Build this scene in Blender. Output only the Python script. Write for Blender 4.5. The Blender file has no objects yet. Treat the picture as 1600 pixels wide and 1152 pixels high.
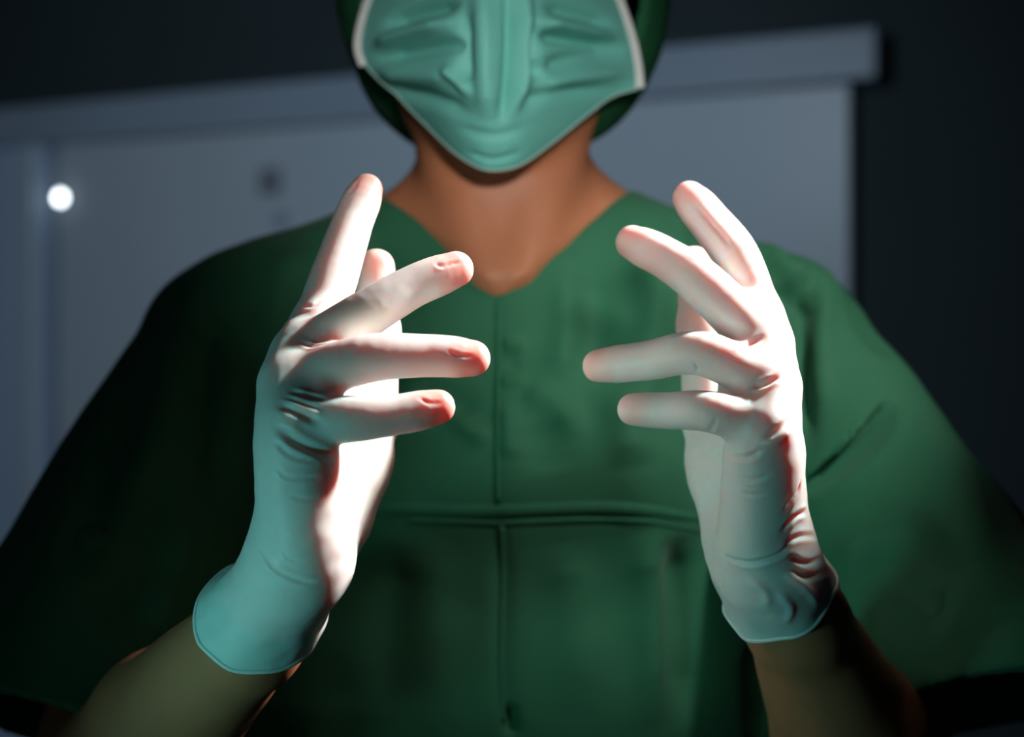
import bpy, math
import numpy as np
from mathutils import Vector, Matrix

# ------------------------------------------------------------------ camera, world, lights, exposure
SC = bpy.context.scene
COL = SC.collection
F = 2700.0                                   # focal length in pixels of a 1600 x 1152 frame
def W(px, py, y):                            # a photo pixel at a chosen distance -> world point
    return np.array([(px - 800.0) / F * y, y, (576.0 - py) / F * y])

cam = bpy.data.cameras.new('camera')
cam.sensor_width = 36.0
cam.lens = 36.0 * F / 1600.0
cam.clip_start = 0.02
cam.dof.use_dof = True
cam.dof.focus_distance = 0.83
cam.dof.aperture_fstop = cam.lens / 1000.0 / 0.0125
cam_o = bpy.data.objects.new('camera', cam)
cam_o.rotation_euler = (math.pi / 2, 0, 0)
COL.objects.link(cam_o)
SC.camera = cam_o

wd = bpy.data.worlds.new('world'); SC.world = wd
wd.use_nodes = True
wd.node_tree.nodes['Background'].inputs[0].default_value = (0.25, 0.5, 0.6, 1)
wd.node_tree.nodes['Background'].inputs[1].default_value = 0.055

def spot(name, loc, target, energy, color, size_deg, blend, radius):
    l = bpy.data.lights.new(name, 'SPOT')
    l.energy = energy; l.color = color
    l.spot_size = math.radians(size_deg); l.spot_blend = blend; l.shadow_soft_size = radius
    o = bpy.data.objects.new(name, l); COL.objects.link(o)
    o.location = loc
    o.rotation_euler = (Vector(target) - Vector(loc)).to_track_quat('-Z', 'Y').to_euler()
    return o
# the operating lamp high on the right, added fill spots for chest, gloves and face, a dim cool room lamp by the door
spot('operating_lamp', (0.72, 1.065, 0.62), (0.02, 0.815, 0.005), 180, (1.0, 0.94, 0.90), 18.8, 0.35, 0.03)
spot('chest_fill', (0.72, 0.66, 0.80), (0.16, 1.12, 0.03), 36, (0.95, 1.0, 0.96), 19, 0.9, 0.03)  # added fill for the right chest and shoulder, no fixture behind it
spot('teal_fill', (-0.80, 0.15, -0.35), (-0.06, 0.86, -0.115), 15.5, (0.27, 1.0, 0.97), 23, 1.0, 0.10)  # teal fill from the left, added to tint gloves and forearms
spot('front_fill', (0.16, -0.50, 0.30), (-0.002, 1.12, 0.155), 60, (1.0, 0.99, 0.95), 14, 1.0, 0.06)  # added fill from behind the camera onto mask and neck
spot('room_lamp', (-0.9, 2.2, 1.0), (-0.55, 5.0, 0.1), 88, (0.68, 0.85, 1.0), 110, 1.0, 0.30)

vs = SC.view_settings
vs.view_transform = 'Standard'; vs.look = 'None'; vs.gamma = 1.0; vs.use_curve_mapping = False
vs.exposure = 0.0
SC.cycles.use_denoising = True
SC.cycles.max_bounces = 8

# ------------------------------------------------------------------ materials
def mat(name, color, rough=0.6, spec=0.4, sss=0.0, radius=(1, .3, .2), scale=0.01, noise=None, bump=None,
        sheen=0.0, emit=None):
    m = bpy.data.materials.new(name); m.use_nodes = True
    nt = m.node_tree; b = nt.nodes['Principled BSDF']
    b.inputs['Base Color'].default_value = (*color, 1)
    b.inputs['Roughness'].default_value = rough
    b.inputs['Specular IOR Level'].default_value = spec
    if sss:
        b.inputs['Subsurface Weight'].default_value = sss
        b.inputs['Subsurface Radius'].default_value = radius
        b.inputs['Subsurface Scale'].default_value = scale
    if sheen:
        b.inputs['Sheen Weight'].default_value = sheen
        b.inputs['Sheen Roughness'].default_value = 0.5
    if emit:
        b.inputs['Emission Color'].default_value = (*emit[0], 1)
        b.inputs['Emission Strength'].default_value = emit[1]
    tc = nt.nodes.new('ShaderNodeTexCoord')
    if noise:                                 # (scale, amount): slight colour mottling
        n = nt.nodes.new('ShaderNodeTexNoise'); n.inputs['Scale'].default_value = noise[0]
        n.inputs['Detail'].default_value = 4
        nt.links.new(tc.outputs['Object'], n.inputs['Vector'])
        r = nt.nodes.new('ShaderNodeMix'); r.data_type = 'RGBA'
        lo = tuple(c * (1 - noise[1]) for c in color); hi = tuple(min(1, c * (1 + noise[1])) for c in color)
        r.inputs[6].default_value = (*lo, 1); r.inputs[7].default_value = (*hi, 1)
        nt.links.new(n.outputs['Fac'], r.inputs[0]); nt.links.new(r.outputs[2], b.inputs['Base Color'])
    if bump:                                  # (kind, scale, strength, distance)
        kind, s, st, dist = bump
        if kind == 'weave':
            w1 = nt.nodes.new('ShaderNodeTexWave'); w1.bands_direction = 'X'
            w2 = nt.nodes.new('ShaderNodeTexWave'); w2.bands_direction = 'Z'
            ad = nt.nodes.new('ShaderNodeMath'); ad.operation = 'ADD'
            for w in (w1, w2):
                w.inputs['Scale'].default_value = s; w.inputs['Distortion'].default_value = 0.6
                nt.links.new(tc.outputs['Object'], w.inputs['Vector'])
            nt.links.new(w1.outputs['Fac'], ad.inputs[0]); nt.links.new(w2.outputs['Fac'], ad.inputs[1])
            src = ad.outputs[0]
        else:
            n2 = nt.nodes.new('ShaderNodeTexNoise'); n2.inputs['Scale'].default_value = s
            n2.inputs['Detail'].default_value = 5
            nt.links.new(tc.outputs['Object'], n2.inputs['Vector']); src = n2.outputs['Fac']
        bp = nt.nodes.new('ShaderNodeBump'); bp.inputs['Strength'].default_value = st
        bp.inputs['Distance'].default_value = dist
        nt.links.new(src, bp.inputs['Height']); nt.links.new(bp.outputs['Normal'], b.inputs['Normal'])
    return m

M_GLOVE = mat('latex_glove', (0.86, 0.80, 0.77), 0.42, 0.35, 1.0, (1.0, 0.16, 0.11), 0.0100, noise=(60, .03), bump=('noise', 1100, .05, .0003))
_nt = M_GLOVE.node_tree; _b = _nt.nodes['Principled BSDF']; _src = _b.inputs['Base Color'].links[0].from_socket
_a = _nt.nodes.new('ShaderNodeAttribute'); _a.attribute_name = 'skin_and_glow'  # pink skin through thin latex at the tips, red glow painted at the webs
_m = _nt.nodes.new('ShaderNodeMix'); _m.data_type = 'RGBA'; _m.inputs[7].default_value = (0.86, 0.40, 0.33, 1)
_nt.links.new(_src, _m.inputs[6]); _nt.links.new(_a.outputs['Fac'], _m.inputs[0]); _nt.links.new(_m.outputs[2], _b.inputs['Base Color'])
M_BEAD = mat('latex_bead', (0.80, 0.80, 0.76), 0.4, 0.4, 0.6, (1, .4, .3), 0.004, noise=(60, .03))
M_SKIN = mat('skin', (0.56, 0.21, 0.105), 0.5, 0.35, 0.35, (1, .35, .2), 0.008, noise=(35, .10), bump=('noise', 500, .12, .0006))
M_SCRUB = mat('scrub_cotton', (0.028, 0.150, 0.075), 0.72, 0.25, noise=(18, .10), bump=('weave', 420, .10, .0004), sheen=0.12)
M_SEAM = mat('scrub_thread', (0.035, 0.165, 0.09), 0.75, 0.2, noise=(200, .15))
M_CAP = mat('cap_cotton', (0.018, 0.12, 0.05), 0.8, 0.2, noise=(25, .15), bump=('weave', 420, .10, .0004))
M_MASK = mat('mask_fabric', (0.19, 0.60, 0.52), 0.62, 0.3, 0.15, (.6, 1, .9), 0.003, noise=(40, .06), bump=('noise', 900, .15, .0004))
M_HEM = mat('mask_hem', (0.45, 0.68, 0.62), 0.7, 0.2, noise=(100, .05))
M_WHITE = mat('white_binding', (0.80, 0.82, 0.80), 0.7, 0.2, noise=(100, .05))
M_WALL = mat('dark_wall_paint', (0.035, 0.050, 0.055), 0.8, 0.2, noise=(3, .12))
M_DOOR = mat('pale_door_laminate', (0.50, 0.56, 0.62), 0.35, 0.4, noise=(1.5, .05))
M_TRIM = mat('door_trim_metal', (0.31, 0.37, 0.45), 0.4, 0.4, noise=(2.0, .06))
M_POST = mat('door_post_paint', (0.44, 0.54, 0.70), 0.4, 0.4, noise=(2.0, .06))
M_FLOOR = mat('vinyl_floor', (0.16, 0.19, 0.21), 0.4, 0.4, noise=(4, .12))
M_CEIL = mat('ceiling_paint', (0.20, 0.23, 0.25), 0.85, 0.2, noise=(3, .08))
M_PLATE = mat('dark_plate', (0.20, 0.22, 0.26), 0.5, 0.4, noise=(30, .1))
M_LED = mat('lamp_glass', (0.9, 0.95, 1.0), 0.4, 0.4, emit=((0.85, 0.93, 1.0), 9.0))
M_SHOE = mat('shoe_rubber', (0.75, 0.76, 0.76), 0.5, 0.4, noise=(30, .06))
M_EYE = mat('eyeball', (0.75, 0.74, 0.72), 0.15, 0.5, noise=(40, .03))
M_IRIS = mat('iris', (0.05, 0.03, 0.02), 0.15, 0.5, noise=(200, .2))

# ------------------------------------------------------------------ mesh + SDF tools
def link(name, me, m, parent=None, smooth=True):
    me.materials.append(m)
    o = bpy.data.objects.new(name, me); COL.objects.link(o)
    if parent is not None: o.parent = parent
    if smooth: me.polygons.foreach_set('use_smooth', np.ones(len(me.polygons), dtype=bool))
    return o

def mesh_np(name, V, Q):
    me = bpy.data.meshes.new(name)
    k = Q.shape[1]
    me.vertices.add(len(V)); me.vertices.foreach_set('co', V.astype(np.float32).ravel())
    me.loops.add(Q.size); me.loops.foreach_set('vertex_index', Q.astype(np.int32).ravel())
    me.polygons.add(len(Q)); me.polygons.foreach_set('loop_start', np.arange(0, Q.size, k, dtype=np.int32))
    me.update(calc_edges=True); me.validate()
    return me

def cap(a, ra, b, rb, flat=None, s=1.0):
    """tapered capsule; 'flat' direction is scaled by s (oval section)"""
    a = np.asarray(a, float); b = np.asarray(b, float); ba = b - a; l2 = max(ba @ ba, 1e-12)
    if flat is not None:
        flat = np.asarray(flat, float); flat = flat / np.linalg.norm(flat)
    def f(P):
        pa = P - a
        t = np.clip(pa @ ba / l2, 0, 1)
        q = pa - t[:, None] * ba
        if flat is not None:
            q = q - np.outer((q @ flat) * (1 - 1 / s), flat)
        return np.sqrt((q * q).sum(1)) - (ra + t * (rb - ra))
    return f
def ell(c, r):
    c = np.asarray(c, float); r = np.asarray(r, float)
    def f(P):
        q = (P - c) / r; k0 = np.sqrt((q * q).sum(1)); q2 = q / r; k1 = np.sqrt((q2 * q2).sum(1)) + 1e-9
        return k0 * (k0 - 1) / k1
    return f
def smin(a, b, k):
    h = np.clip(0.5 + 0.5 * (b - a) / k, 0, 1)
    return b + (a - b) * h - k * h * (1 - h)
def U(fs, k):
    def f(P):
        d = fs[0](P)
        if k == 0:
            for g in fs[1:]: d = np.minimum(d, g(P))
            return d
        for g in fs[1:]: d = smin(d, g(P), k)
        return d
    return f

def polygonize(f, lo, hi, h, margin=1.5, smooth=3):
    lo = np.asarray(lo, float); hi = np.asarray(hi, float); B = 10
    nb = np.ceil((hi - lo) / (h * B)).astype(int)
    n = nb * B
    D = np.full(n, 1.0, dtype=np.float32)
    bc = np.stack(np.meshgrid(*[np.arange(k) for k in nb], indexing='ij'), -1).reshape(-1, 3)
    ctr = lo + (bc * B + (B - 1) / 2) * h
    dc = np.concatenate([f(c) for c in np.array_split(ctr, max(1, len(ctr) // 200000))])
    near = np.abs(dc) < margin * h * B * 0.87 + 2 * h
    Db = D.reshape(nb[0], B, nb[1], B, nb[2], B)
    for b_, d_ in zip(bc[~near], dc[~near]):
        if d_ < 0: Db[b_[0], :, b_[1], :, b_[2], :] = -1.0
    off = np.stack(np.meshgrid(*[np.arange(B)] * 3, indexing='ij'), -1).reshape(-1, 3) * h
    nbk = bc[near]
    for ch in np.array_split(nbk, max(1, len(nbk) // 250)):
        P = (lo + ch[:, None, :] * B * h + off[None]).reshape(-1, 3)
        v = f(P).astype(np.float32).reshape(len(ch), B, B, B)
        for i, b_ in enumerate(ch): Db[b_[0], :, b_[1], :, b_[2], :] = v[i]
    D = Db.reshape(n)
    ins = D < 0
    s = np.zeros(n - 1, dtype=np.uint8)
    C = [(i, j, k) for i in (0, 1) for j in (0, 1) for k in (0, 1)]
    sl = lambda A, c: A[c[0]:c[0] + n[0] - 1, c[1]:c[1] + n[1] - 1, c[2]:c[2] + n[2] - 1]
    for c in C: s += sl(ins, c)
    cells = np.argwhere((s > 0) & (s < 8))
    ids = np.full(n - 1, -1, dtype=np.int32)
    ids[cells[:, 0], cells[:, 1], cells[:, 2]] = np.arange(len(cells))
    vals = np.stack([D[cells[:, 0] + c[0], cells[:, 1] + c[1], cells[:, 2] + c[2]] for c in C], 1)
    acc = np.zeros((len(cells), 3)); cnt = np.zeros(len(cells))
    for i, a in enumerate(C):
        for j, b in enumerate(C):
            if j > i and sum(abs(x - y) for x, y in zip(a, b)) == 1:
                va, vb = vals[:, i], vals[:, j]; x = (va < 0) != (vb < 0)
                t = np.where(x, va / np.where(x, va - vb, 1), 0)[:, None]
                p = np.array(a) + t * (np.array(b) - np.array(a))
                acc += np.where(x[:, None], p, 0); cnt += x
    V = lo + (cells + acc / cnt[:, None]) * h
    quads = []
    for ax in range(3):
        u, w = [(1, 2), (2, 0), (0, 1)][ax]
        sa = [slice(None)] * 3; sb = [slice(None)] * 3
        sa[ax] = slice(0, -1); sb[ax] = slice(1, None)
        A, Bn = ins[tuple(sa)], ins[tuple(sb)]
        e = np.argwhere(A != Bn)
        e = e[(e[:, u] > 0) & (e[:, w] > 0) & (e[:, u] < n[u] - 1) & (e[:, w] < n[w] - 1)]
        fl = A[e[:, 0], e[:, 1], e[:, 2]]
        def idx(du, dw):
            q = e.copy(); q[:, u] += du; q[:, w] += dw
            return ids[q[:, 0], q[:, 1], q[:, 2]]
        q = np.stack([idx(-1, -1), idx(0, -1), idx(0, 0), idx(-1, 0)], 1)
        q[~fl] = q[~fl][:, ::-1]
        quads.append(q)
    Q = np.concatenate(quads); Q = Q[(Q >= 0).all(1)]
    return relax(V, Q, smooth), Q

def relax(V, Q, it, lam=0.55, mu=-0.57):
    if it <= 0: return V
    E = np.concatenate([Q[:, [0, 1]], Q[:, [1, 2]], Q[:, [2, 3]], Q[:, [3, 0]]])
    E = np.concatenate([E, E[:, ::-1]])
    deg = np.bincount(E[:, 0], minlength=len(V)).astype(float); deg[deg == 0] = 1
    for i in range(it):
        for l in (lam, mu):
            av = np.stack([np.bincount(E[:, 0], weights=V[E[:, 1], k], minlength=len(V)) for k in range(3)], 1) / deg[:, None]
            V = V + l * (av - V)
    return V

def normals(V, Q):
    n = np.cross(V[Q[:, 2]] - V[Q[:, 0]], V[Q[:, 3]] - V[Q[:, 1]])
    N = np.stack([sum(np.bincount(Q[:, j], weights=n[:, k], minlength=len(V)) for j in range(4)) for k in range(3)], 1)
    return N / (np.linalg.norm(N, axis=1, keepdims=True) + 1e-12)

_rng = np.random.RandomState(7)
_lat = _rng.rand(64, 64, 64).astype(np.float32)
def vnoise(P, s):
    p = P * s + 1000.0; i = np.floor(p).astype(int); f = p - i; f = f * f * (3 - 2 * f); i = i % 64; j = (i + 1) % 64
    r = 0
    for a in (0, 1):
        for b in (0, 1):
            for c in (0, 1):
                w = (f[:, 0] if a else 1 - f[:, 0]) * (f[:, 1] if b else 1 - f[:, 1]) * (f[:, 2] if c else 1 - f[:, 2])
                r = r + w * _lat[(j if a else i)[:, 0], (j if b else i)[:, 1], (j if c else i)[:, 2]]
    return r * 2 - 1

def surf_points(V, N, pts, back=False):
    """points of a surface that show at photo pixels (seen from the front)"""
    face = (N[:, 1] < 0.15)
    Vf = V[face]; px = 800 + Vf[:, 0] / Vf[:, 1] * F; py = 576 - Vf[:, 2] / Vf[:, 1] * F
    out = []
    for x, y in pts:
        d = np.hypot(px - x, py - y); r = 7.0
        while not (d < r).any(): r *= 1.6
        s = np.flatnonzero(d < r); s = s[Vf[s, 1] < Vf[s, 1].min() + 0.012]
        out.append(W(x, y, Vf[s, 1].mean()))
    return np.array(out)

def densify(P, n=8):
    """Catmull-Rom through control points"""
    P = np.asarray(P, float)
    if len(P) < 3: return np.array([P[0] + (P[-1] - P[0]) * t for t in np.linspace(0, 1, n + 1)])
    Q = np.vstack([2 * P[0] - P[1], P, 2 * P[-1] - P[-2]]); out = []
    for i in range(1, len(Q) - 2):
        for t in np.linspace(0, 1, n, endpoint=False):
            a, b, c, d = Q[i - 1:i + 3]
            out.append(0.5 * (2 * b + (c - a) * t + (2 * a - 5 * b + 4 * c - d) * t * t + (3 * b - a - 3 * c + d) * t ** 3))
    out.append(P[-1]); return np.array(out)

def stroke(V, N, pts, amp, width, lip=0.0, taper=True):
    """raise (amp>0) or crease (amp<0) a surface along a line that shows at photo pixels"""
    L = surf_points(V, N, densify(np.array(pts, float), 5))
    lo = L.min(0) - 4 * width; hi = L.max(0) + 4 * width
    s = np.flatnonzero(((V > lo) & (V < hi)).all(1))
    if not len(s): return V
    P = V[s]; best = np.full(len(s), 9.0); tt = np.zeros(len(s)); m = len(L) - 1
    for i in range(m):
        a, b = L[i], L[i + 1]; ba = b - a; l2 = ba @ ba + 1e-12
        t = np.clip((P - a) @ ba / l2, 0, 1); d = np.linalg.norm(P - a - t[:, None] * ba, axis=1)
        u = d < best; best[u] = d[u]; tt[u] = (i + t[u]) / m
    g = np.exp(-(best / width) ** 2)
    if lip: g = g - lip * np.exp(-((best - 1.9 * width) / width) ** 2)
    if taper: g = g * np.clip(np.minimum(tt, 1 - tt) * 4 + 0.12, 0, 1)
    V = V.copy(); V[s] += N[s] * (amp * g)[:, None]
    return V

def tube_mesh(name, P, r, n=8, closed=False, squash=None):
    P = np.asarray(P, float); m = len(P); V = []; r = np.broadcast_to(r, (m,))
    up = np.array([0.13, 0.31, 0.94])
    for i in range(m):
        a = P[(i - 1) % m if closed else max(i - 1, 0)]; b = P[(i + 1) % m if closed else min(i + 1, m - 1)]
        t = (b - a) / (np.linalg.norm(b - a) + 1e-12)
        x = np.cross(t, up); x /= np.linalg.norm(x) + 1e-9; y = np.cross(t, x); up = y * -1 if (y @ up) < 0 else y
        y = up
        x = np.cross(y, t)
        for k in range(n):
            an = 2 * math.pi * k / n
            V.append(P[i] + r[i] * (math.cos(an) * x + math.sin(an) * y))
    V = np.array(V); Q = []
    for i in range(m if closed else m - 1):
        for k in range(n):
            a = i * n + k; b = i * n + (k + 1) % n; c = ((i + 1) % m) * n + (k + 1) % n; d = ((i + 1) % m) * n + k
            Q.append((a, d, c, b))
    faces = [tuple(q) for q in Q]
    if not closed: faces += [tuple(range(n)), tuple(range((m - 1) * n, m * n))[::-1]]
    me = bpy.data.meshes.new(name); me.from_pydata([tuple(v) for v in V], [], faces); me.update(); return me

def ribbon_mesh(name, L, Nn, width_dir, half, thick):
    """a raised strip of cloth lying on a surface along points L"""
    V = []; 
    for p, nn, w in zip(L, Nn, width_dir):
        for a, b in ((-1, -.3), (-1, .6), (-.8, 1), (.8, 1), (1, .6), (1, -.3)):
            V.append(tuple(p + w * half * a + nn * thick * b))
    k = 6; faces = []
    for i in range(len(L) - 1):
        for j in range(k):
            faces.append((i * k + j, i * k + (j + 1) % k, (i + 1) * k + (j + 1) % k, (i + 1) * k + j))
    faces += [tuple(range(k))[::-1], tuple(range((len(L) - 1) * k, len(L) * k))]
    me = bpy.data.meshes.new(name); me.from_pydata(V, [], faces); me.update(); return me

def empty(name, loc=(0, 0, 0)):
    o = bpy.data.objects.new(name, None); COL.objects.link(o); o.location = loc; return o

def box_mesh(name, lo, hi, bev=0.004):
    import bmesh
    bm = bmesh.new(); bmesh.ops.create_cube(bm, size=1)
    for v in bm.verts:
        v.co = Vector([(lo[i] + hi[i]) / 2 + v.co[i] * (hi[i] - lo[i]) for i in range(3)])
    if bev: bmesh.ops.bevel(bm, geom=bm.edges[:], offset=bev, segments=2, affect='EDGES', profile=0.5)
    me = bpy.data.meshes.new(name); bm.to_mesh(me); bm.free(); return me

# ------------------------------------------------------------------ the room
FLOOR = -1.36; CEIL = 1.45
PR = np.array([0.949, 4.38])                       # right end of the door head on the back wall
ANG = math.atan2(1.39, -2.66)                      # the wall runs back to the left
RM = Matrix.Translation((PR[0], PR[1], 0)) @ Matrix.Rotation(ANG, 4, 'Z')
# local frame: x along the wall to the left, y away from the room, z up  (room side is y<0 after the flip below)
e2 = np.array([math.cos(ANG), math.sin(ANG)])
n2 = np.array([-0.463, -0.887])
ysign = 1.0 if (np.array([-math.sin(ANG), math.cos(ANG)]) @ n2) > 0 else -1.0   # + : local y points into the room
def local(px, py):                                  # photo pixel -> (along wall, height) on the wall plane
    d = np.array([(px - 800) / F, 1.0]); t = (PR @ n2) / (d @ n2)
    return (d * t - PR) @ e2, (576 - py) / F * t
def rbox(name, s0, s1, y0, y1, z0, z1, m, bev=0.004, parent=None):
    a, b = sorted((y0 * ysign, y1 * ysign))
    me = box_mesh(name, (s0, a, z0), (s1, b, z1), bev)
    o = link(name, me, m, parent, smooth=False)
    if parent is None: o.matrix_world = RM
    return o
def struct(o, label=None):
    o['kind'] = 'structure'
    if label: o['label'] = label
    return o
S0, S1, DEEP = -2.6, 5.2, 6.6
struct(rbox('wall_back', S0, S1, -0.15, 0.0, FLOOR, CEIL, M_WALL, 0), 'dark grey wall around the pale sliding door')
struct(rbox('wall_right', S0 - 0.15, S0, -0.15, DEEP, FLOOR, CEIL, M_WALL, 0))
struct(rbox('wall_left', S1, S1 + 0.15, -0.15, DEEP, FLOOR, CEIL, M_WALL, 0))
struct(rbox('floor', S0 - 0.15, S1 + 0.15, -0.15, DEEP, FLOOR - 0.1, FLOOR, M_FLOOR, 0))
struct(rbox('ceiling', S0 - 0.15, S1 + 0.15, -0.15, DEEP, CEIL, CEIL + 0.1, M_CEIL, 0))

# sliding door: leaf, head rail, left post
sR, _ = local(1337, 300); sL, _ = local(108, 300); sP, _ = local(-6, 300); sH, _ = local(1386, 90)
zt = 0.85; zb = 0.722
door = struct(rbox('door_1', sR, sL, 0.012, 0.055, FLOOR + 0.008, zb + 0.02, M_DOOR, 0.006), 'pale grey sliding door leaf behind the masked person')
s_, z_ = local(440, 287)
rbox('door_plate', s_ - 0.040, s_ + 0.040, 0.054, 0.066, z_ - 0.036, z_ + 0.040, M_PLATE, 0.008, door)
s_, z_ = local(457, 346)
rbox('door_plate', s_ - 0.028, s_ + 0.028, 0.054, 0.060, z_ - 0.022, z_ + 0.022, M_TRIM, 0.006, door)
struct(rbox('trim_1', sH, sP + 0.03, 0.0, 0.10, zb, zt, M_TRIM, 0.008), 'grey head rail above the sliding door')
post = struct(rbox('trim_2', sL + 0.045, sP + 0.02, 0.0, 0.085, FLOOR, zb, M_POST, 0.008), 'blue-grey door post at the left edge')
rbox('post_bead', sL + 0.065, sL + 0.11, 0.083, 0.100, FLOOR, zb, M_DOOR, 0.006, post)

# the small round lamp that glows on the door post
s_, z_ = local(118, 312)
lamp = empty('indicator_lamp'); lamp.matrix_world = RM @ Matrix.Translation((s_, 0.056 * ysign, z_))
lamp['label'] = 'small round white glowing lamp beside the left door post'; lamp['category'] = 'lamp'
def disc_stack(name, prof, m, parent, n=28):
    V = []; fc = []
    for (r, y) in prof:
        for k in range(n):
            a = 2 * math.pi * k / n; V.append((r * math.cos(a), y * ysign, r * math.sin(a)))
    for i in range(len(prof) - 1):
        for k in range(n):
            q = (i * n + k, i * n + (k + 1) % n, (i + 1) * n + (k + 1) % n, (i + 1) * n + k)
            fc.append(q)
    fc.append(tuple(range(n))); fc.append(tuple(range((len(prof) - 1) * n, len(prof) * n)))
    me = bpy.data.meshes.new(name); me.from_pydata(V, [], fc); me.update()
    return link(name, me, m, parent)
disc_stack('lamp_housing', [(0.022, 0.0), (0.022, 0.010), (0.017, 0.014)], M_PLATE, lamp)
disc_stack('lamp_lens', [(0.017, 0.012), (0.0165, 0.018), (0.012, 0.024), (0.005, 0.027)], M_LED, lamp)

# ------------------------------------------------------------------ the person
person = empty('person', (0, 1.2, FLOOR))
person['label'] = 'person in green scrubs, cap and turquoise mask holding up gloved hands'
person['category'] = 'person'
PINV = Matrix.Translation((0, -1.2, -FLOOR))
def wear(name, V, Q, m, parent=None):
    o = link(name, mesh_np(name, V, Q), m)
    o.parent = parent or person
    o.matrix_parent_inverse = PINV if parent is None else Matrix.Identity(4)
    return o
def wear_me(name, me, m, parent=None, smooth=True):
    o = link(name, me, m, None, smooth)
    o.parent = parent or person
    o.matrix_parent_inverse = PINV if parent is None else Matrix.Identity(4)
    return o

CX = -0.006
# ---- hands: joints as (pixel x, pixel y, distance), radii in metres
HA = dict(webs=(.50, .55, .30), pink=1.0,
    fingers=[  # pinky, ring, middle, index : MCP, PIP, DIP, TIP
        ([(457, 660, .790), (545, 655, .784), (620, 648, .786), (684, 636, .790)], [.0130, .0108, .0093, .0080]),
        ([(452, 602, .806), (565, 562, .798), (665, 556, .802), (738, 560, .806)], [.0135, .0114, .0100, .0085]),
        ([(470, 556, .826), (560, 498, .822), (645, 448, .830), (712, 421, .836)], [.0135, .0116, .0102, .0088]),
        ([(497, 510, .848), (523, 430, .862), (552, 345, .880), (573, 296, .890)], [.0130, .0120, .0104, .0082])],
    carpal=[(472, 845, .800), (474, 850, .815), (478, 855, .832), (486, 858, .848)],
    thumb=([(524, 812, .860), (582, 655, .885), (588, 520, .900), (588, 418, .906)], [.0185, .0130, .0118, .0098]),
    hypo=[((476, 866, .812), .0186), ((464, 700, .793), .0172)],
    web=[((520, 740, .862), .0110), ((520, 600, .862), .0090)],
    wrist=((464, 885, .826), .0192), cuff=((393, 992, .870), .0268), elbow=((150, 1230, 1.02), .040))
HB = dict(webs=(.28, .25, .25), pink=.55,
    fingers=[
        ([(1196, 672, .838), (1112, 644, .842), (1045, 642, .858), (990, 640, .868)], [.0130, .0102, .0092, .0082]),
        ([(1206, 606, .852), (1100, 553, .860), (1010, 564, .878), (936, 572, .890)], [.0135, .0112, .0100, .0086]),
        ([(1194, 540, .872), (1102, 448, .880), (1040, 404, .900), (988, 379, .914)], [.0138, .0122, .0108, .0090]),
        ([(1182, 494, .892), (1150, 402, .898), (1108, 346, .918), (1077, 310, .930)], [.0130, .0122, .0112, .0092])],
    carpal=[(1188, 845, .862), (1192, 850, .874), (1194, 855, .886), (1192, 858, .900)],
    thumb=([(1155, 825, .905), (1108, 655, .935), (1094, 510, .950), (1084, 412, .956)], [.0195, .0140, .0120, .0096]),
    hypo=[((1188, 835, .859), .0190), ((1192, 715, .848), .0180)],
    web=[((1150, 740, .905), .0110), ((1155, 600, .905), .0090)],
    wrist=((1196, 885, .880), .0215), cuff=((1240, 962, .905), .0265), elbow=((1400, 1290, 1.04), .043))

def ipt(a, b, t): return np.asarray(a) + (np.asarray(b) - np.asarray(a)) * t
def hand_fns(H, off=0.0):
    fs = []
    mc = []
    for (js, rs), c in zip(H['fingers'], H['carpal']):
        mc.append(cap(W(*c), .0125 + off, W(*js[0]), rs[0] + off))
    fs_palm = U(mc + [cap(W(*H['hypo'][0][0]), H['hypo'][0][1] + off, W(*H['hypo'][1][0]), H['hypo'][1][1] + off)], .015)
    tj = [W(*p) for p in H['thumb'][0]]; tr = [r + off for r in H['thumb'][1]]
    thumb = U([cap(tj[0], tr[0], ipt(tj[0], tj[1], .6), tr[0] * .95), cap(ipt(tj[0], tj[1], .5), tr[0] * .95, tj[1], tr[1]),
               cap(tj[1], tr[1], tj[2], tr[2]), cap(tj[2], tr[2], tj[3], tr[3])], .006)
    web = cap(W(*H['web'][0][0]), H['web'][0][1] + off, W(*H['web'][1][0]), H['web'][1][1] + off)
    fing = []
    for js, rs in H['fingers']:
        p = [W(*j) for j in js]; r = [x + off for x in rs]
        C = densify(p, 6); rr = np.interp(np.linspace(0, 3, len(C)), [0, .35, 1, 2, 2.6, 3], [r[0], r[1] * 1.04, r[1], r[2], r[2] * .98, r[3]])
        seg = [cap(C[i], rr[i], C[i + 1], rr[i + 1]) for i in range(len(C) - 1)]
        fing.append(U(seg, 0))
    w, _, _, _, fl = arm_axis(H)
    pm = ipt(ipt(W(*H['carpal'][1]), W(*H['carpal'][2]), .5), ipt(W(*H['fingers'][1][0][0]), W(*H['fingers'][2][0][0]), .5), .35)
    heel = cap(w, H['wrist'][1] + off, pm, .0165 + off, fl, 1.18)
    webs = []
    for a_, b_, t_ in zip(H['fingers'][:-1], H['fingers'][1:], H['webs']):
        m0 = ipt(W(*a_[0][0]), W(*b_[0][0]), .5); m1 = ipt(ipt(W(*a_[0][0]), W(*a_[0][1]), t_), ipt(W(*b_[0][0]), W(*b_[0][1]), t_), .5)
        webs.append(cap(m0, .0124 + off, m1, .0085 + off))
    web2 = U(webs, .006)
    def f(P):
        d = smin(smin(fs_palm(P), heel(P), .012), thumb(P), .016)
        d = smin(d, web(P), .020); d = smin(d, web2(P), .010)
        for g in fing: d = np.minimum(d, 9) if False else smin(d, g(P), .0055)
        return d
    return f
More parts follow.
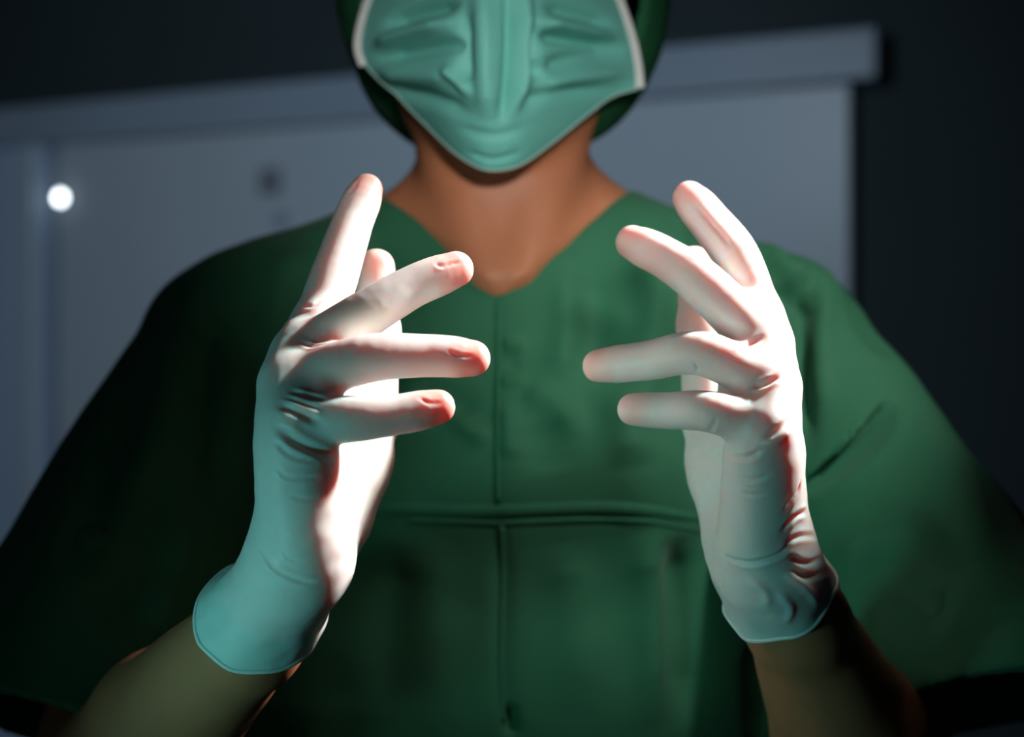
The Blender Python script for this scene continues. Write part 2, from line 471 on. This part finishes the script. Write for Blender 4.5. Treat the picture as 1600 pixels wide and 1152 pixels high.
def arm_axis(H):
    w, c, e = W(*H['wrist'][0]), W(*H['cuff'][0]), W(*H['elbow'][0])
    ax = (e - w) / np.linalg.norm(e - w)
    fl = np.cross(ax, [1, 0, 0]); fl = np.cross(ax, np.cross([0, 1, 0.2], ax)); 
    fl = np.array([0, 1, 0]) - ax * ax[1]; fl /= np.linalg.norm(fl)
    return w, c, e, ax, fl
def forearm_fn(H, off=0.0):
    w, c, e, ax, fl = arm_axis(H)
    m = ipt(c, e, .52) + np.array([0, 0, -.002])
    rw, rc, re = H['wrist'][1] + off, H['cuff'][1] + off, H['elbow'][1] + off
    return U([cap(w, rw, c, rc, fl, 1.22), cap(c, rc, m, re * 1.0, fl, 1.08), cap(m, re * 1.0, e, re)], .010)

# ---- gloves
def make_glove(H, rim, side, label):
    hf = hand_fns(H); w, c, e, ax, fl = arm_axis(H)
    L = np.linalg.norm(c - w)
    arm = forearm_fn(H)
    rc = W(*rim[0]); pn = ax + np.array(rim[1]); pn /= np.linalg.norm(pn)
    side_v = np.cross(ax, fl)
    def f(P):
        along = (P - w) @ ax / L
        k = np.clip(along, 0, 1)
        ang = np.arctan2((P - rc) @ side_v, (P - rc) @ fl)
        puff = .0016 + k * rim[2] + side[1] * k * (.0012 * np.sin(ang * 6 + along * 4) + .0020 * vnoise(P, 55) + .0009 * vnoise(P, 120))
        a = arm(P)
        d = a - puff
        h = (P - rc) @ pn
        d = np.maximum(d, -np.maximum(a - (puff - .0022), -h - .022))
        d = np.maximum(d, h)
        return smin(hf(P), d, .020)
    R = [rc]
    allp = np.array([W(*j) for js, _ in H['fingers'] for j in js] + [W(*j) for j in H['thumb'][0]] + R + [w])
    lo = allp.min(0) - .05; hi = allp.max(0) + .05
    V, Q = polygonize(f, lo, hi, .0011, smooth=10)
    N = normals(V, Q)
    for pts, amp, wd_ in side[0]:
        V = stroke(V, N, pts, amp, wd_, lip=.35 if amp < 0 else 0)
    # fine latex wrinkles, stronger near the wrist and at the knuckle folds
    al = np.clip(1 - np.linalg.norm(V - w, axis=1) / .09, 0, 1)
    V = V + N * ((.00006 + .0005 * al) * vnoise(V * np.array([1, 1, 1.6]), 90) + .00006 * vnoise(V, 260))[:, None]
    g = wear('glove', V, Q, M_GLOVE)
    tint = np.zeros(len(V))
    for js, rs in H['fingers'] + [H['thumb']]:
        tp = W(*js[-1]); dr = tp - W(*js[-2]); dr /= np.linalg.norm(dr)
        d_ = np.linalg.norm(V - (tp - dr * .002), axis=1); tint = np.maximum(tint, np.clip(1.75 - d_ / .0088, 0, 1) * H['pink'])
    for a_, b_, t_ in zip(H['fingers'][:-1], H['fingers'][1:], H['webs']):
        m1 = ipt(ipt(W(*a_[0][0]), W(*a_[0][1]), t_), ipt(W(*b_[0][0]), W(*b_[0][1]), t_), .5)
        tint = np.maximum(tint, np.clip(1.6 - np.linalg.norm(V - m1, axis=1) / .0075, 0, 1) * H['pink'])  # light shining red through the finger webs, put in as tint
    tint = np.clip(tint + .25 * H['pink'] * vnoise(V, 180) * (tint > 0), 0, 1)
    at_ = g.data.attributes.new('skin_and_glow', 'FLOAT', 'POINT'); at_.data.foreach_set('value', tint.astype(np.float32))
    g['label'] = label
    # rolled bead along the rim: outermost shell verts just at the rim plane
    hd = (V - rc) @ pn; s = np.flatnonzero(np.abs(hd) < .0022)
    a_ = np.arctan2((V[s] - rc) @ side_v, (V[s] - rc) @ fl)
    rad = np.linalg.norm(V[s] - rc, axis=1); bead = []
    for k in range(72):
        an = -math.pi + 2 * math.pi * (k + .5) / 72
        q = np.abs((a_ - an + math.pi) % (2 * math.pi) - math.pi) < .07
        if q.any():
            j = s[q][np.argmax(rad[q])]; bead.append(V[j])
    bead = np.array(bead)
    for _ in range(2): bead = (np.roll(bead, 1, 0) + 2 * bead + np.roll(bead, -1, 0)) / 4
    wear_me('cuff_bead', tube_mesh('cuff_bead', bead, .0013, 8, True), M_BEAD, g)
    return g

WA = [  # creases of the glove on the viewer's left
    ([(437, 633), (465, 645), (500, 660)], -.0016, .0016), ([(432, 668), (462, 690), (495, 706), (520, 712)], -.0022, .0020),
    ([(430, 690), (455, 712), (500, 722)], -.0012, .0013), ([(432, 738), (455, 748), (500, 746)], -.0011, .0010),
    ([(470, 535), (490, 541), (510, 536)], -.0015, .0012), ([(455, 612), (480, 620), (508, 624)], -.0016, .0013),
    ([(474, 478), (490, 478), (502, 468)], -.0006, .0012), ([(445, 620), (475, 632), (505, 640)], -.0010, .0010),
    ([(405, 855), (430, 890), (465, 908), (492, 910)], -.0016, .0012), ([(440, 866), (455, 876), (475, 880)], -.0008, .0008),
    ([(450, 775), (480, 782), (510, 778)], -.0006, .0010), ([(420, 640), (450, 655), (470, 675)], .0004, .0022),
    ([(682, 412), (690, 416), (705, 412), (722, 408)], -.0007, .0009), ([(700, 548), (718, 556), (740, 556)], -.0006, .0009),
    ([(655, 622), (672, 630), (690, 628)], -.0006, .0009), ([(540, 306), (552, 298), (560, 284)], -.0006, .0009)]
WB = [
    ([(1195, 685), (1222, 668), (1240, 648)], -.0016, .0015), ([(1190, 692), (1215, 690), (1238, 668)], .0014, .0020),
    ([(1175, 605), (1195, 600), (1215, 588)], -.0016, .0014), ([(1140, 540), (1165, 540), (1190, 526)], -.0016, .0014),
    ([(1104, 676), (1114, 666), (1120, 654)], -.0006, .0011), ([(1085, 585), (1090, 575), (1085, 565)], -.0007, .0009),
    ([(1145, 712), (1165, 716), (1190, 704)], -.0014, .0012), ([(1150, 745), (1175, 750), (1205, 742)], -.0010, .0010),
    ([(1155, 770), (1180, 773), (1200, 770)], -.0008, .0009), ([(1130, 868), (1170, 880), (1215, 868), (1235, 850)], -.0018, .0013),
    ([(1225, 800), (1245, 770), (1250, 755)], -.0012, .0012), ([(1222, 830), (1245, 805), (1262, 800)], -.0016, .0014),
    ([(1228, 848), (1250, 838), (1278, 838)], -.0012, .0013), ([(1236, 872), (1262, 880), (1290, 868)], -.0012, .0013), ([(1240, 895), (1265, 902), (1298, 890)], -.0012, .0014),
    ([(1075, 395), (1095, 405), (1115, 412)], -.0009, .0010), ([(1085, 318), (1108, 345), (1128, 368), (1140, 385)], -.0007, .0012),
    ([(1225, 895), (1255, 915), (1280, 945)], .0020, .0026), ([(1165, 905), (1195, 925), (1200, 950)], .0014, .0024),
    ([(1215, 925), (1235, 950), (1228, 975)], .0014, .0022)]
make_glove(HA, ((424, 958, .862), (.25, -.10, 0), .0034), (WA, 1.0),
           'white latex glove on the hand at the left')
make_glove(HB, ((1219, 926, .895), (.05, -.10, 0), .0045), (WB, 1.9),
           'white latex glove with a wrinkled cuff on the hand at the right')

# ---- shirt and body share the torso form
shl = np.array([-.200, 1.200, .028]); shr = np.array([.190, 1.200, .028])
ea, eb = W(*HA['elbow'][0]), W(*HB['elbow'][0])
tor = U([cap((CX, 1.215, -.055), .150, (CX, 1.215, -.22), .198, (0, 1, 0), .62), cap((CX, 1.215, -.22), .198, (CX, 1.215, -.50), .212, (0, 1, 0), .60),
         cap((CX, 1.22, .045), .060, (-.190, 1.215, .012), .056), cap((CX, 1.22, .045), .060, (.178, 1.215, .012), .056),
         cap((-.04, 1.220, .108), .034, (-.185, 1.216, .034), .044), cap((.03, 1.220, .112), .034, (.175, 1.216, .036), .044),
         cap((-.08, 1.155, -.075), .060, (.068, 1.155, -.075), .060)], .045)
neck = U([cap((CX, 1.214, .03), .063, (CX - .001, 1.205, .19), .058),
          cap((-.018, 1.146, .062), .010, (-.064, 1.205, .21), .013), cap((.006, 1.146, .062), .010, (.052, 1.205, .21), .013)], .022)
# trapezius flare at the root of the neck
trap = U([cap((-.045, 1.228, .135), .016, (-.100, 1.228, .070), .026), cap((.035, 1.228, .138), .016, (.088, 1.228, .073), .026)], .01)
slA = (np.array([-.205, 1.205, .004]), .060, np.array([-.278, 1.050, -.219]), .090, np.array([-.22, -.40, -.91]))
slB = (np.array([.193, 1.205, .004]), .060, np.array([.282, 1.050, -.205]), .092, np.array([.14, -.40, -.91]))
vL0, vB, vR0 = W(606, 312, 1.18), W(781, 458, 1.10), W(982, 297, 1.18)
def v_cut(P):
    """outside distance of the V opening (negative inside it)"""
    def edge(a, b, sgn):
        d = np.array([b[0] - a[0], b[2] - a[2]]); n = np.array([-d[1], d[0]]) * sgn; n /= np.linalg.norm(n)
        return (P[:, 0] - a[0]) * n[0] + (P[:, 2] - a[2]) * n[1]
    l = edge(vB, vL0, 1.0); r = edge(vB, vR0, -1.0)
    l = l + .004 * np.sin(np.clip((P[:, 2] - vB[2]) / .07, 0, 1) * math.pi)
    return np.maximum(np.maximum(l, r), P[:, 1] - 1.262)
assert v_cut(np.array([[CX, 1.1, .11]]))[0] < 0
slot = cap(W(1246, 788, 1.070), .014, W(1464, 602, 1.080), .030, (.63, .30, -.72), .26)     # deep armpit fold of the right sleeve
def shirt(P):
    d = tor(P)
    for a, ra, b, rb, hn in (slA, slB):
        ax = (b - a) / np.linalg.norm(b - a)
        s = cap(a, ra, b + ax * .08, rb + .010)(P)
        cut = (P - b) @ (hn / np.linalg.norm(hn))
        hol = np.maximum(cap(a, ra - .012, b + ax * .08, rb + .001)(P), -(cut + .11))
        s = np.maximum(np.maximum(s, cut), -hol)
        d = np.maximum(smin(d, s, .022), -np.where(cut > -.10, np.maximum(hol, 0 * hol - 9), 9))
    d = np.maximum(np.maximum(d, -v_cut(P)), -slot(P))
    return np.maximum(d, -.47 - P[:, 2])
V, Q = polygonize(shirt, (-.44, .93, -.49), (.44, 1.38, .17), .0024, margin=1.9, smooth=2)
N = normals(V, Q)
FOLDS = [  # folds and dents of the cloth: (line at photo pixels, height, width)
    ([(335, 470), (322, 560), (318, 680), (325, 800)], -.007, .012), ([(372, 560), (365, 660), (370, 760)], .006, .012),
    ([(285, 500), (260, 620), (235, 760)], .006, .016), ([(200, 620), (160, 760), (120, 900)], -.007, .016),
    ([(250, 700), (225, 850), (190, 1000)], -.007, .016), ([(300, 800), (270, 900), (235, 980)], .006, .014),
    
    ([(1268, 430), (1255, 520), (1256, 610), (1262, 700)], -.006, .007), ([(1290, 440), (1278, 540), (1276, 640)], .004, .010),
    ([(1330, 420), (1350, 500), (1390, 560)], -.006, .010), ([(1200, 372), (1225, 420), (1265, 425)], .005, .010),
    ([(1215, 440), (1235, 470), (1262, 470)], -.006, .010), ([(1450, 640), (1490, 760), (1540, 880)], .006, .018),
    ([(1350, 850), (1420, 920), (1500, 950)], -.007, .022), ([(1300, 860), (1380, 860), (1470, 820)], .005, .016),
    ([(985, 330), (1020, 440), (1010, 560), (985, 680)], .006, .014), ([(930, 400), (935, 500), (925, 600)], -.006, .014),
    ([(880, 420), (885, 520), (870, 600)], .0045, .010), ([(1060, 330), (1085, 420)], -.006, .012),
    ([(786, 540), (800, 537), (824, 541)], .0028, .0050), ([(780, 590), (800, 596), (826, 592)], .0026, .0050),
    ([(778, 562), (795, 566), (812, 563)], -.0018, .005),
    ([(815, 612), (850, 622), (880, 645), (905, 685)], .0040, .010), ([(790, 625), (795, 680), (800, 720)], .0030, .007),
    ([(960, 600), (975, 660), (990, 730)], .0045, .014), ([(830, 660), (850, 700), (860, 740)], -.002, .014),
    ([(700, 640), (730, 670), (765, 692)], .004, .007), ([(640, 600), (700, 620), (740, 650)], -.004, .010),
    ([(560, 380), (610, 420), (650, 500)], -.004, .012), ([(470, 380), (440, 460), (425, 560)], .005, .014),
    ([(784, 830), (786, 930), (784, 1040), (790, 1145)], -.0015, .006), ([(796, 1100), (800, 1150)], -.004, .004),
    ([(1012, 830), (1020, 950), (1024, 1140)], .006, .012), ([(1055, 840), (1065, 960), (1070, 1140)], -.007, .016),
    ([(1182, 1010), (1184, 1080), (1186, 1150)], -.016, .008),
    ([(620, 850), (610, 980), (600, 1120)], -.0015, .014), ([(690, 840), (680, 960), (690, 1120)], .0015, .014),
    ([(880, 850), (900, 960), (905, 1120)], .003, .016)]
for pts, amp, wd_ in FOLDS: V = stroke(V, N, pts, amp * 1.35, wd_)
# the right front laps over the left one
fr = (N[:, 1] < -.3) & (V[:, 2] < vB[2] + .03)
st = 1 / (1 + np.exp(-(V[:, 0] + .0085) / .0011)); st = st * np.clip((V[:, 2] - W(780, 850, 1.1)[2]) / .05, 0, 1); V[fr, 1] -= (.0026 * st * np.exp(-np.clip(V[:, 0], 0, 1) / .05))[fr]
slv = np.clip((np.abs(V[:, 0]) - .16) / .05, 0, 1)
V = V + N * ((.0012 + .003 * slv) * vnoise(V * np.array([1.6, 1, .8]), 14) + .0009 * vnoise(V, 38))[:, None]
top = wear('scrub_top', V, Q, M_SCRUB)
top['label'] = 'short-sleeved green V-neck scrub top'
N = normals(V, Q)
def seam(name, px, half, thick, m=M_SEAM):
    L = surf_points(V, N, densify(np.array(px, float), 10))
    for _ in range(3): L[1:-1, 1] = (L[:-2, 1] + 2 * L[1:-1, 1] + L[2:, 1]) / 4
    nn = np.tile(np.array([0, -1.0, 0]), (len(L), 1))
    t = np.gradient(L, axis=0); t /= np.linalg.norm(t, axis=1, keepdims=True)
    return wear_me(name, ribbon_mesh(name, L + np.array([0, -.0004, 0]), nn, np.cross(nn, t), half, thick), m, top)
seam('yoke_seam', [(560, 792), (640, 793), (720, 797), (785, 797), (860, 794), (940, 792), (1010, 796), (1100, 812)], .0032, .0008)
seam('yoke_seam', [(640, 812), (720, 815), (785, 817), (860, 814), (940, 812), (1010, 815), (1100, 832)], .0010, .0005)
seam('placket_edge', [(781, 470), (780, 560), (778, 660), (779, 788)], .0012, .0005)
seam('pleat', [(784, 822), (786, 900), (784, 1000), (786, 1130)], .0014, .0005)

# ---- body: head, neck, torso, arms, hands and legs in one surface
HX = -.010
legs = U([cap((-.09, 1.22, -.50), .085, (-.10, 1.20, -.90), .055), cap((-.10, 1.20, -.90), .055, (-.11, 1.23, -1.28), .036),
          cap((.078, 1.22, -.50), .085, (.09, 1.20, -.90), .055), cap((.09, 1.20, -.90), .055, (.10, 1.23, -1.28), .036),
          cap((-.11, 1.22, -1.318), .024, (-.12, 1.08, -1.325), .020), cap((.10, 1.22, -1.318), .024, (.11, 1.08, -1.325), .020)], .03)
head = U([ell((HX, 1.225, .262), (.077, .098, .105)), ell((HX, 1.168, .205), (.062, .062, .072)),
          cap((HX - .046, 1.185, .185), .022, (HX - .010, 1.128, .156), .019), cap((HX + .046, 1.185, .185), .022, (HX + .010, 1.128, .156), .019),
          cap((HX, 1.120, .278), .008, (HX, 1.098, .216), .011), ell((HX, 1.112, .180), (.026, .012, .013)),
          cap((HX - .034, 1.139, .295), .008, (HX + .034, 1.139, .295), .008)], .016)
ears = U([ell((HX - .080, 1.225, .228), (.010, .020, .032)), ell((HX + .080, 1.225, .228), (.010, .020, .032))], .004)
sock = [ell((HX - .032, 1.122, .277), (.016, .017, .0055)), ell((HX + .032, 1.122, .277), (.016, .017, .0055))]
armA = U([cap(shl, .030, ipt(shl, ea, .5), .040), cap(ipt(shl, ea, .5), .040, ea, .042), forearm_fn(HA, -.0006), hand_fns(HA, -.0028)], .010)
armB = U([cap(shr, .030, ipt(shr, eb, .5), .040), cap(ipt(shr, eb, .5), .040, eb, .045), forearm_fn(HB, -.0006), hand_fns(HB, -.0028)], .010)
clav = U([cap((-.026, 1.118, .055), .006, (-.15, 1.150, .072), .006), cap((.014, 1.118, .055), .006, (.138, 1.150, .074), .006)], .005)
def body(P):
    o = np.clip(v_cut(P) / .03, 0, 1)
    d = smin(smin(tor(P) + .006, clav(P) + .002, .010) + .022 * o, smin(neck(P), trap(P), .02) + .016 * o, .024)
    d = smin(d, head(P), .012); d = smin(d, ears(P), .006)
    for s_ in sock: d = -smin(-d, s_(P), .006)
    for g, lo_, hi_ in ((armA, (-9, -9, -.45), (-.02, 1.32, .15)), (armB, (.0, -9, -.45), (9, 1.32, .15)), (legs, (-9, -9, -9), (9, 9, -.3))):
        q = ((P > lo_) & (P < hi_)).all(1)
        if q.any(): d[q] = smin(d[q], g(P[q]), .012)
    return d
V, Q = polygonize(body, (-.33, .73, -1.36), (.33, 1.37, .39), .0036, margin=1.9, smooth=5)
N = normals(V, Q)
V = V + N * (.0005 * vnoise(V, 60))[:, None]
bo = wear('body', V, Q, M_SKIN); bo['label'] = 'brown skin of the neck, chest opening and bare forearms'
# close the shirt's form around anything of the torso that would poke through is not needed: body lies 6 mm inside
for sx in (-1, 1):
    eye = empty('eye'); eye.parent = person; eye.matrix_parent_inverse = PINV; eye.location = (HX + sx * .032, 1.1465, .277)
    def ball(name, r, c, m, n=16, pr=None):
        import bmesh
        bm = bmesh.new(); bmesh.ops.create_uvsphere(bm, u_segments=20, v_segments=12, radius=r)
        for v in bm.verts: v.co += Vector(c)
        me = bpy.data.meshes.new(name); bm.to_mesh(me); bm.free(); return link(name, me, m, pr)
    ball('eyeball', .0115, (0, 0, 0), M_EYE, pr=eye); ball('iris', .0058, (0, -.0068, 0), M_IRIS, pr=eye)

# ---- trousers and shoes
tr = U([cap((-.07, 1.215, -.47), .120, (-.10, 1.205, -.90), .082), cap((-.10, 1.205, -.90), .082, (-.11, 1.225, -1.285), .070),
        cap((.058, 1.215, -.47), .120, (.09, 1.205, -.90), .082), cap((.09, 1.205, -.90), .082, (.10, 1.225, -1.285), .070)], .02)
def trous(P): return np.maximum(np.maximum(tr(P), P[:, 2] + .44), -1.30 - P[:, 2])
V, Q = polygonize(trous, (-.25, 1.05, -1.34), (.25, 1.38, -.40), .005, smooth=2)
N = normals(V, Q); V = V + N * (.004 * vnoise(V * np.array([1.5, 1.5, .6]), 12))[:, None]
wear('scrub_trousers', V, Q, M_SCRUB)
for sx in (-.11, .10):
    k = -1 if sx < 0 else 1
    f = U([cap((sx, 1.245, -1.318), .042, (sx + .01 * k, 1.09, -1.326), .038), cap((sx, 1.24, -1.30), .045, (sx, 1.15, -1.31), .040)], .02)
    V, Q = polygonize(lambda P: np.maximum(f(P), FLOOR + .001 - P[:, 2]), (sx - .08, 1.0, FLOOR - .01), (sx + .08, 1.32, -1.22), .004, smooth=2)
    wear('clog', V, Q, M_SHOE)

# ---- surgical cap: a loose hood round the head, open at the face
skull = ell((CX, 1.238, .272), (.120, .112, .118))
skull2 = ell((CX, 1.225, .225), (.092, .080, .075))
inner = ell((CX, 1.238, .270), (.108, .106, .113))
def capf(P):
    d = smin(skull(P), skull2(P), .03)
    d = np.maximum(d, -(d + .005))
    d = np.maximum(d, 1.178 - P[:, 1] - .30 * (P[:, 2] - .27) * (P[:, 2] > .27))
    return np.maximum(d, .150 - P[:, 2])
V, Q = polygonize(capf, (-.14, 1.08, .13), (.13, 1.38, .42), .0024, smooth=2)
N = normals(V, Q); V = V + N * (.003 * vnoise(V * np.array([1.4, .8, .8]), 22) + .0012 * vnoise(V, 55))[:, None]
cp = wear('surgical_cap', V, Q, M_CAP); cp['label'] = 'dark green cloth cap around the head'

# ---- face mask: a pleated sheet over nose and chin
sideL = densify([(592, -34, 1.170), (572, 20, 1.172), (562, 70, 1.174), (570, 102, 1.172)], 10)
sideR = densify([(950, -34, 1.170), (972, 20, 1.172), (990, 80, 1.174), (998, 138, 1.172)], 10)
hem = densify([(570, 102, 1.172), (612, 142, 1.158), (660, 190, 1.138), (705, 234, 1.116), (742, 259, 1.104), (772, 266, 1.101),
               (812, 258, 1.104), (862, 224, 1.118), (912, 184, 1.138), (955, 152, 1.158), (998, 138, 1.172)], 8)
topc = densify([(592, -34, 1.170), (660, -48, 1.130), (720, -66, 1.098), (772, -74, 1.090), (828, -66, 1.098), (885, -48, 1.130), (950, -34, 1.170)], 10)
def at(C, t):
    x = np.asarray(t) * (len(C) - 1); i = np.clip(np.floor(x).astype(int), 0, len(C) - 2); f = (x - i)[:, None]
    return C[i] * (1 - f) + C[i + 1] * f
NU, NV = 181, 141
uu, vv = np.meshgrid(np.linspace(0, 1, NU), np.linspace(0, 1, NV)); u, v = uu.ravel(), vv.ravel()
U1, V1 = u[:, None], v[:, None]
G = (1 - V1) * at(topc, u) + V1 * at(hem, u) + (1 - U1) * at(sideL, v) + U1 * at(sideR, v) \
    - ((1 - U1) * (1 - V1) * topc[0] + U1 * (1 - V1) * topc[-1] + (1 - U1) * V1 * hem[0] + U1 * V1 * hem[-1])
c_ = 1 - (2 * u - 1) ** 2
G[:, 2] -= .026 * c_ ** .9 * np.sin(np.pi * np.clip(v, 0, 1)) ** .75
MV = np.stack([(G[:, 0] - 800) / F * G[:, 2], G[:, 2], (576 - G[:, 1]) / F * G[:, 2]], 1)
i = np.arange((NV - 1) * NU).reshape(NV - 1, NU)[:, :-1].ravel()
MQ = np.stack([i, i + NU, i + NU + 1, i + 1], 1)
MN = normals(MV, MQ)
if MN[:, 1].mean() > 0: MQ = MQ[:, ::-1]; MN = -MN
MF = [  # pleats and ridges of the mask at photo pixels
    ([(752, -40), (758, 60), (760, 130), (766, 188)], .0050, .0075), ([(794, -40), (796, 60), (792, 130), (782, 190)], -.0050, .0045),
    ([(822, -30), (820, 60), (818, 120), (800, 180)], .0042, .0050), ([(727, 20), (726, 80), (730, 130)], -.0050, .0060),
    ([(838, 40), (836, 90), (846, 130)], -.0045, .0060),
    ([(588, 92), (640, 82), (700, 70), (725, 78)], -.0050, .0055), ([(585, 70), (640, 52), (715, 34)], .0050, .0050),
    ([(600, 40), (650, 20), (720, 5)], -.0055, .0055), ([(588, 115), (650, 118), (720, 120)], .0035, .0070),
    ([(690, 105), (715, 122), (738, 150)], .0035, .0045), ([(610, 140), (670, 152), (740, 178)], -.0030, .0060),
    ([(840, 55), (900, 62), (975, 75)], -.0055, .0050), ([(838, 35), (890, 48), (960, 62)], .0055, .0050),
    ([(850, 10), (910, 22), (960, 40)], -.0045, .0055), ([(845, 110), (900, 90), (975, 84)], -.0035, .0060),
    ([(835, 140), (900, 122), (985, 112)], .0035, .0065), ([(815, 165), (860, 145), (950, 138)], -.0030, .0055),
    ([(715, 200), (770, 212), (825, 200)], -.0012, .0040),
    ([(728, 238), (770, 250), (815, 238)], -.0014, .0030)]
for pts, amp, wd_ in MF: MV = stroke(MV, MN, pts, amp * 1.5, wd_ * .9)
mk = wear('face_mask', MV, MQ, M_MASK); mk['label'] = 'turquoise pleated surgical face mask'
sm = mk.modifiers.new('thickness', 'SOLIDIFY'); sm.thickness = .0012; sm.offset = -1
grid = MV.reshape(NV, NU, 3)
def strip(name, L, half, thick, m):
    L = np.asarray(L); t = np.gradient(L, axis=0); t /= np.linalg.norm(t, axis=1, keepdims=True)
    nn = np.tile(np.array([0, -1.0, 0]), (len(L), 1)); w = np.cross(nn, t); w /= np.linalg.norm(w, axis=1, keepdims=True)
    return wear_me(name, ribbon_mesh(name, L, nn, w, half, thick), m, mk)
strip('side_binding', grid[::4, 0], .0042, .0016, M_WHITE)
strip('side_binding', grid[::4, -1], .0042, .0016, M_WHITE)
wear_me('hem', tube_mesh('hem', grid[-1, ::3], .0009, 8), M_HEM, mk)
for sx, cl in ((-1, 0), (1, -1)):
    a, b = grid[10, cl], grid[-6, cl]; er = np.array([HX + sx * .088, 1.215, .245])
    L = densify([a + [0, .001, 0], ipt(a, er, .5) + [sx * .006, 0, .006], er + [0, .02, .012], er + [0, .022, -.02], ipt(b, er, .5) + [sx * .004, 0, -.004], b + [0, .001, 0]], 8)
    wear_me('ear_loop', tube_mesh('ear_loop', L, .0016, 8), M_WHITE, mk)
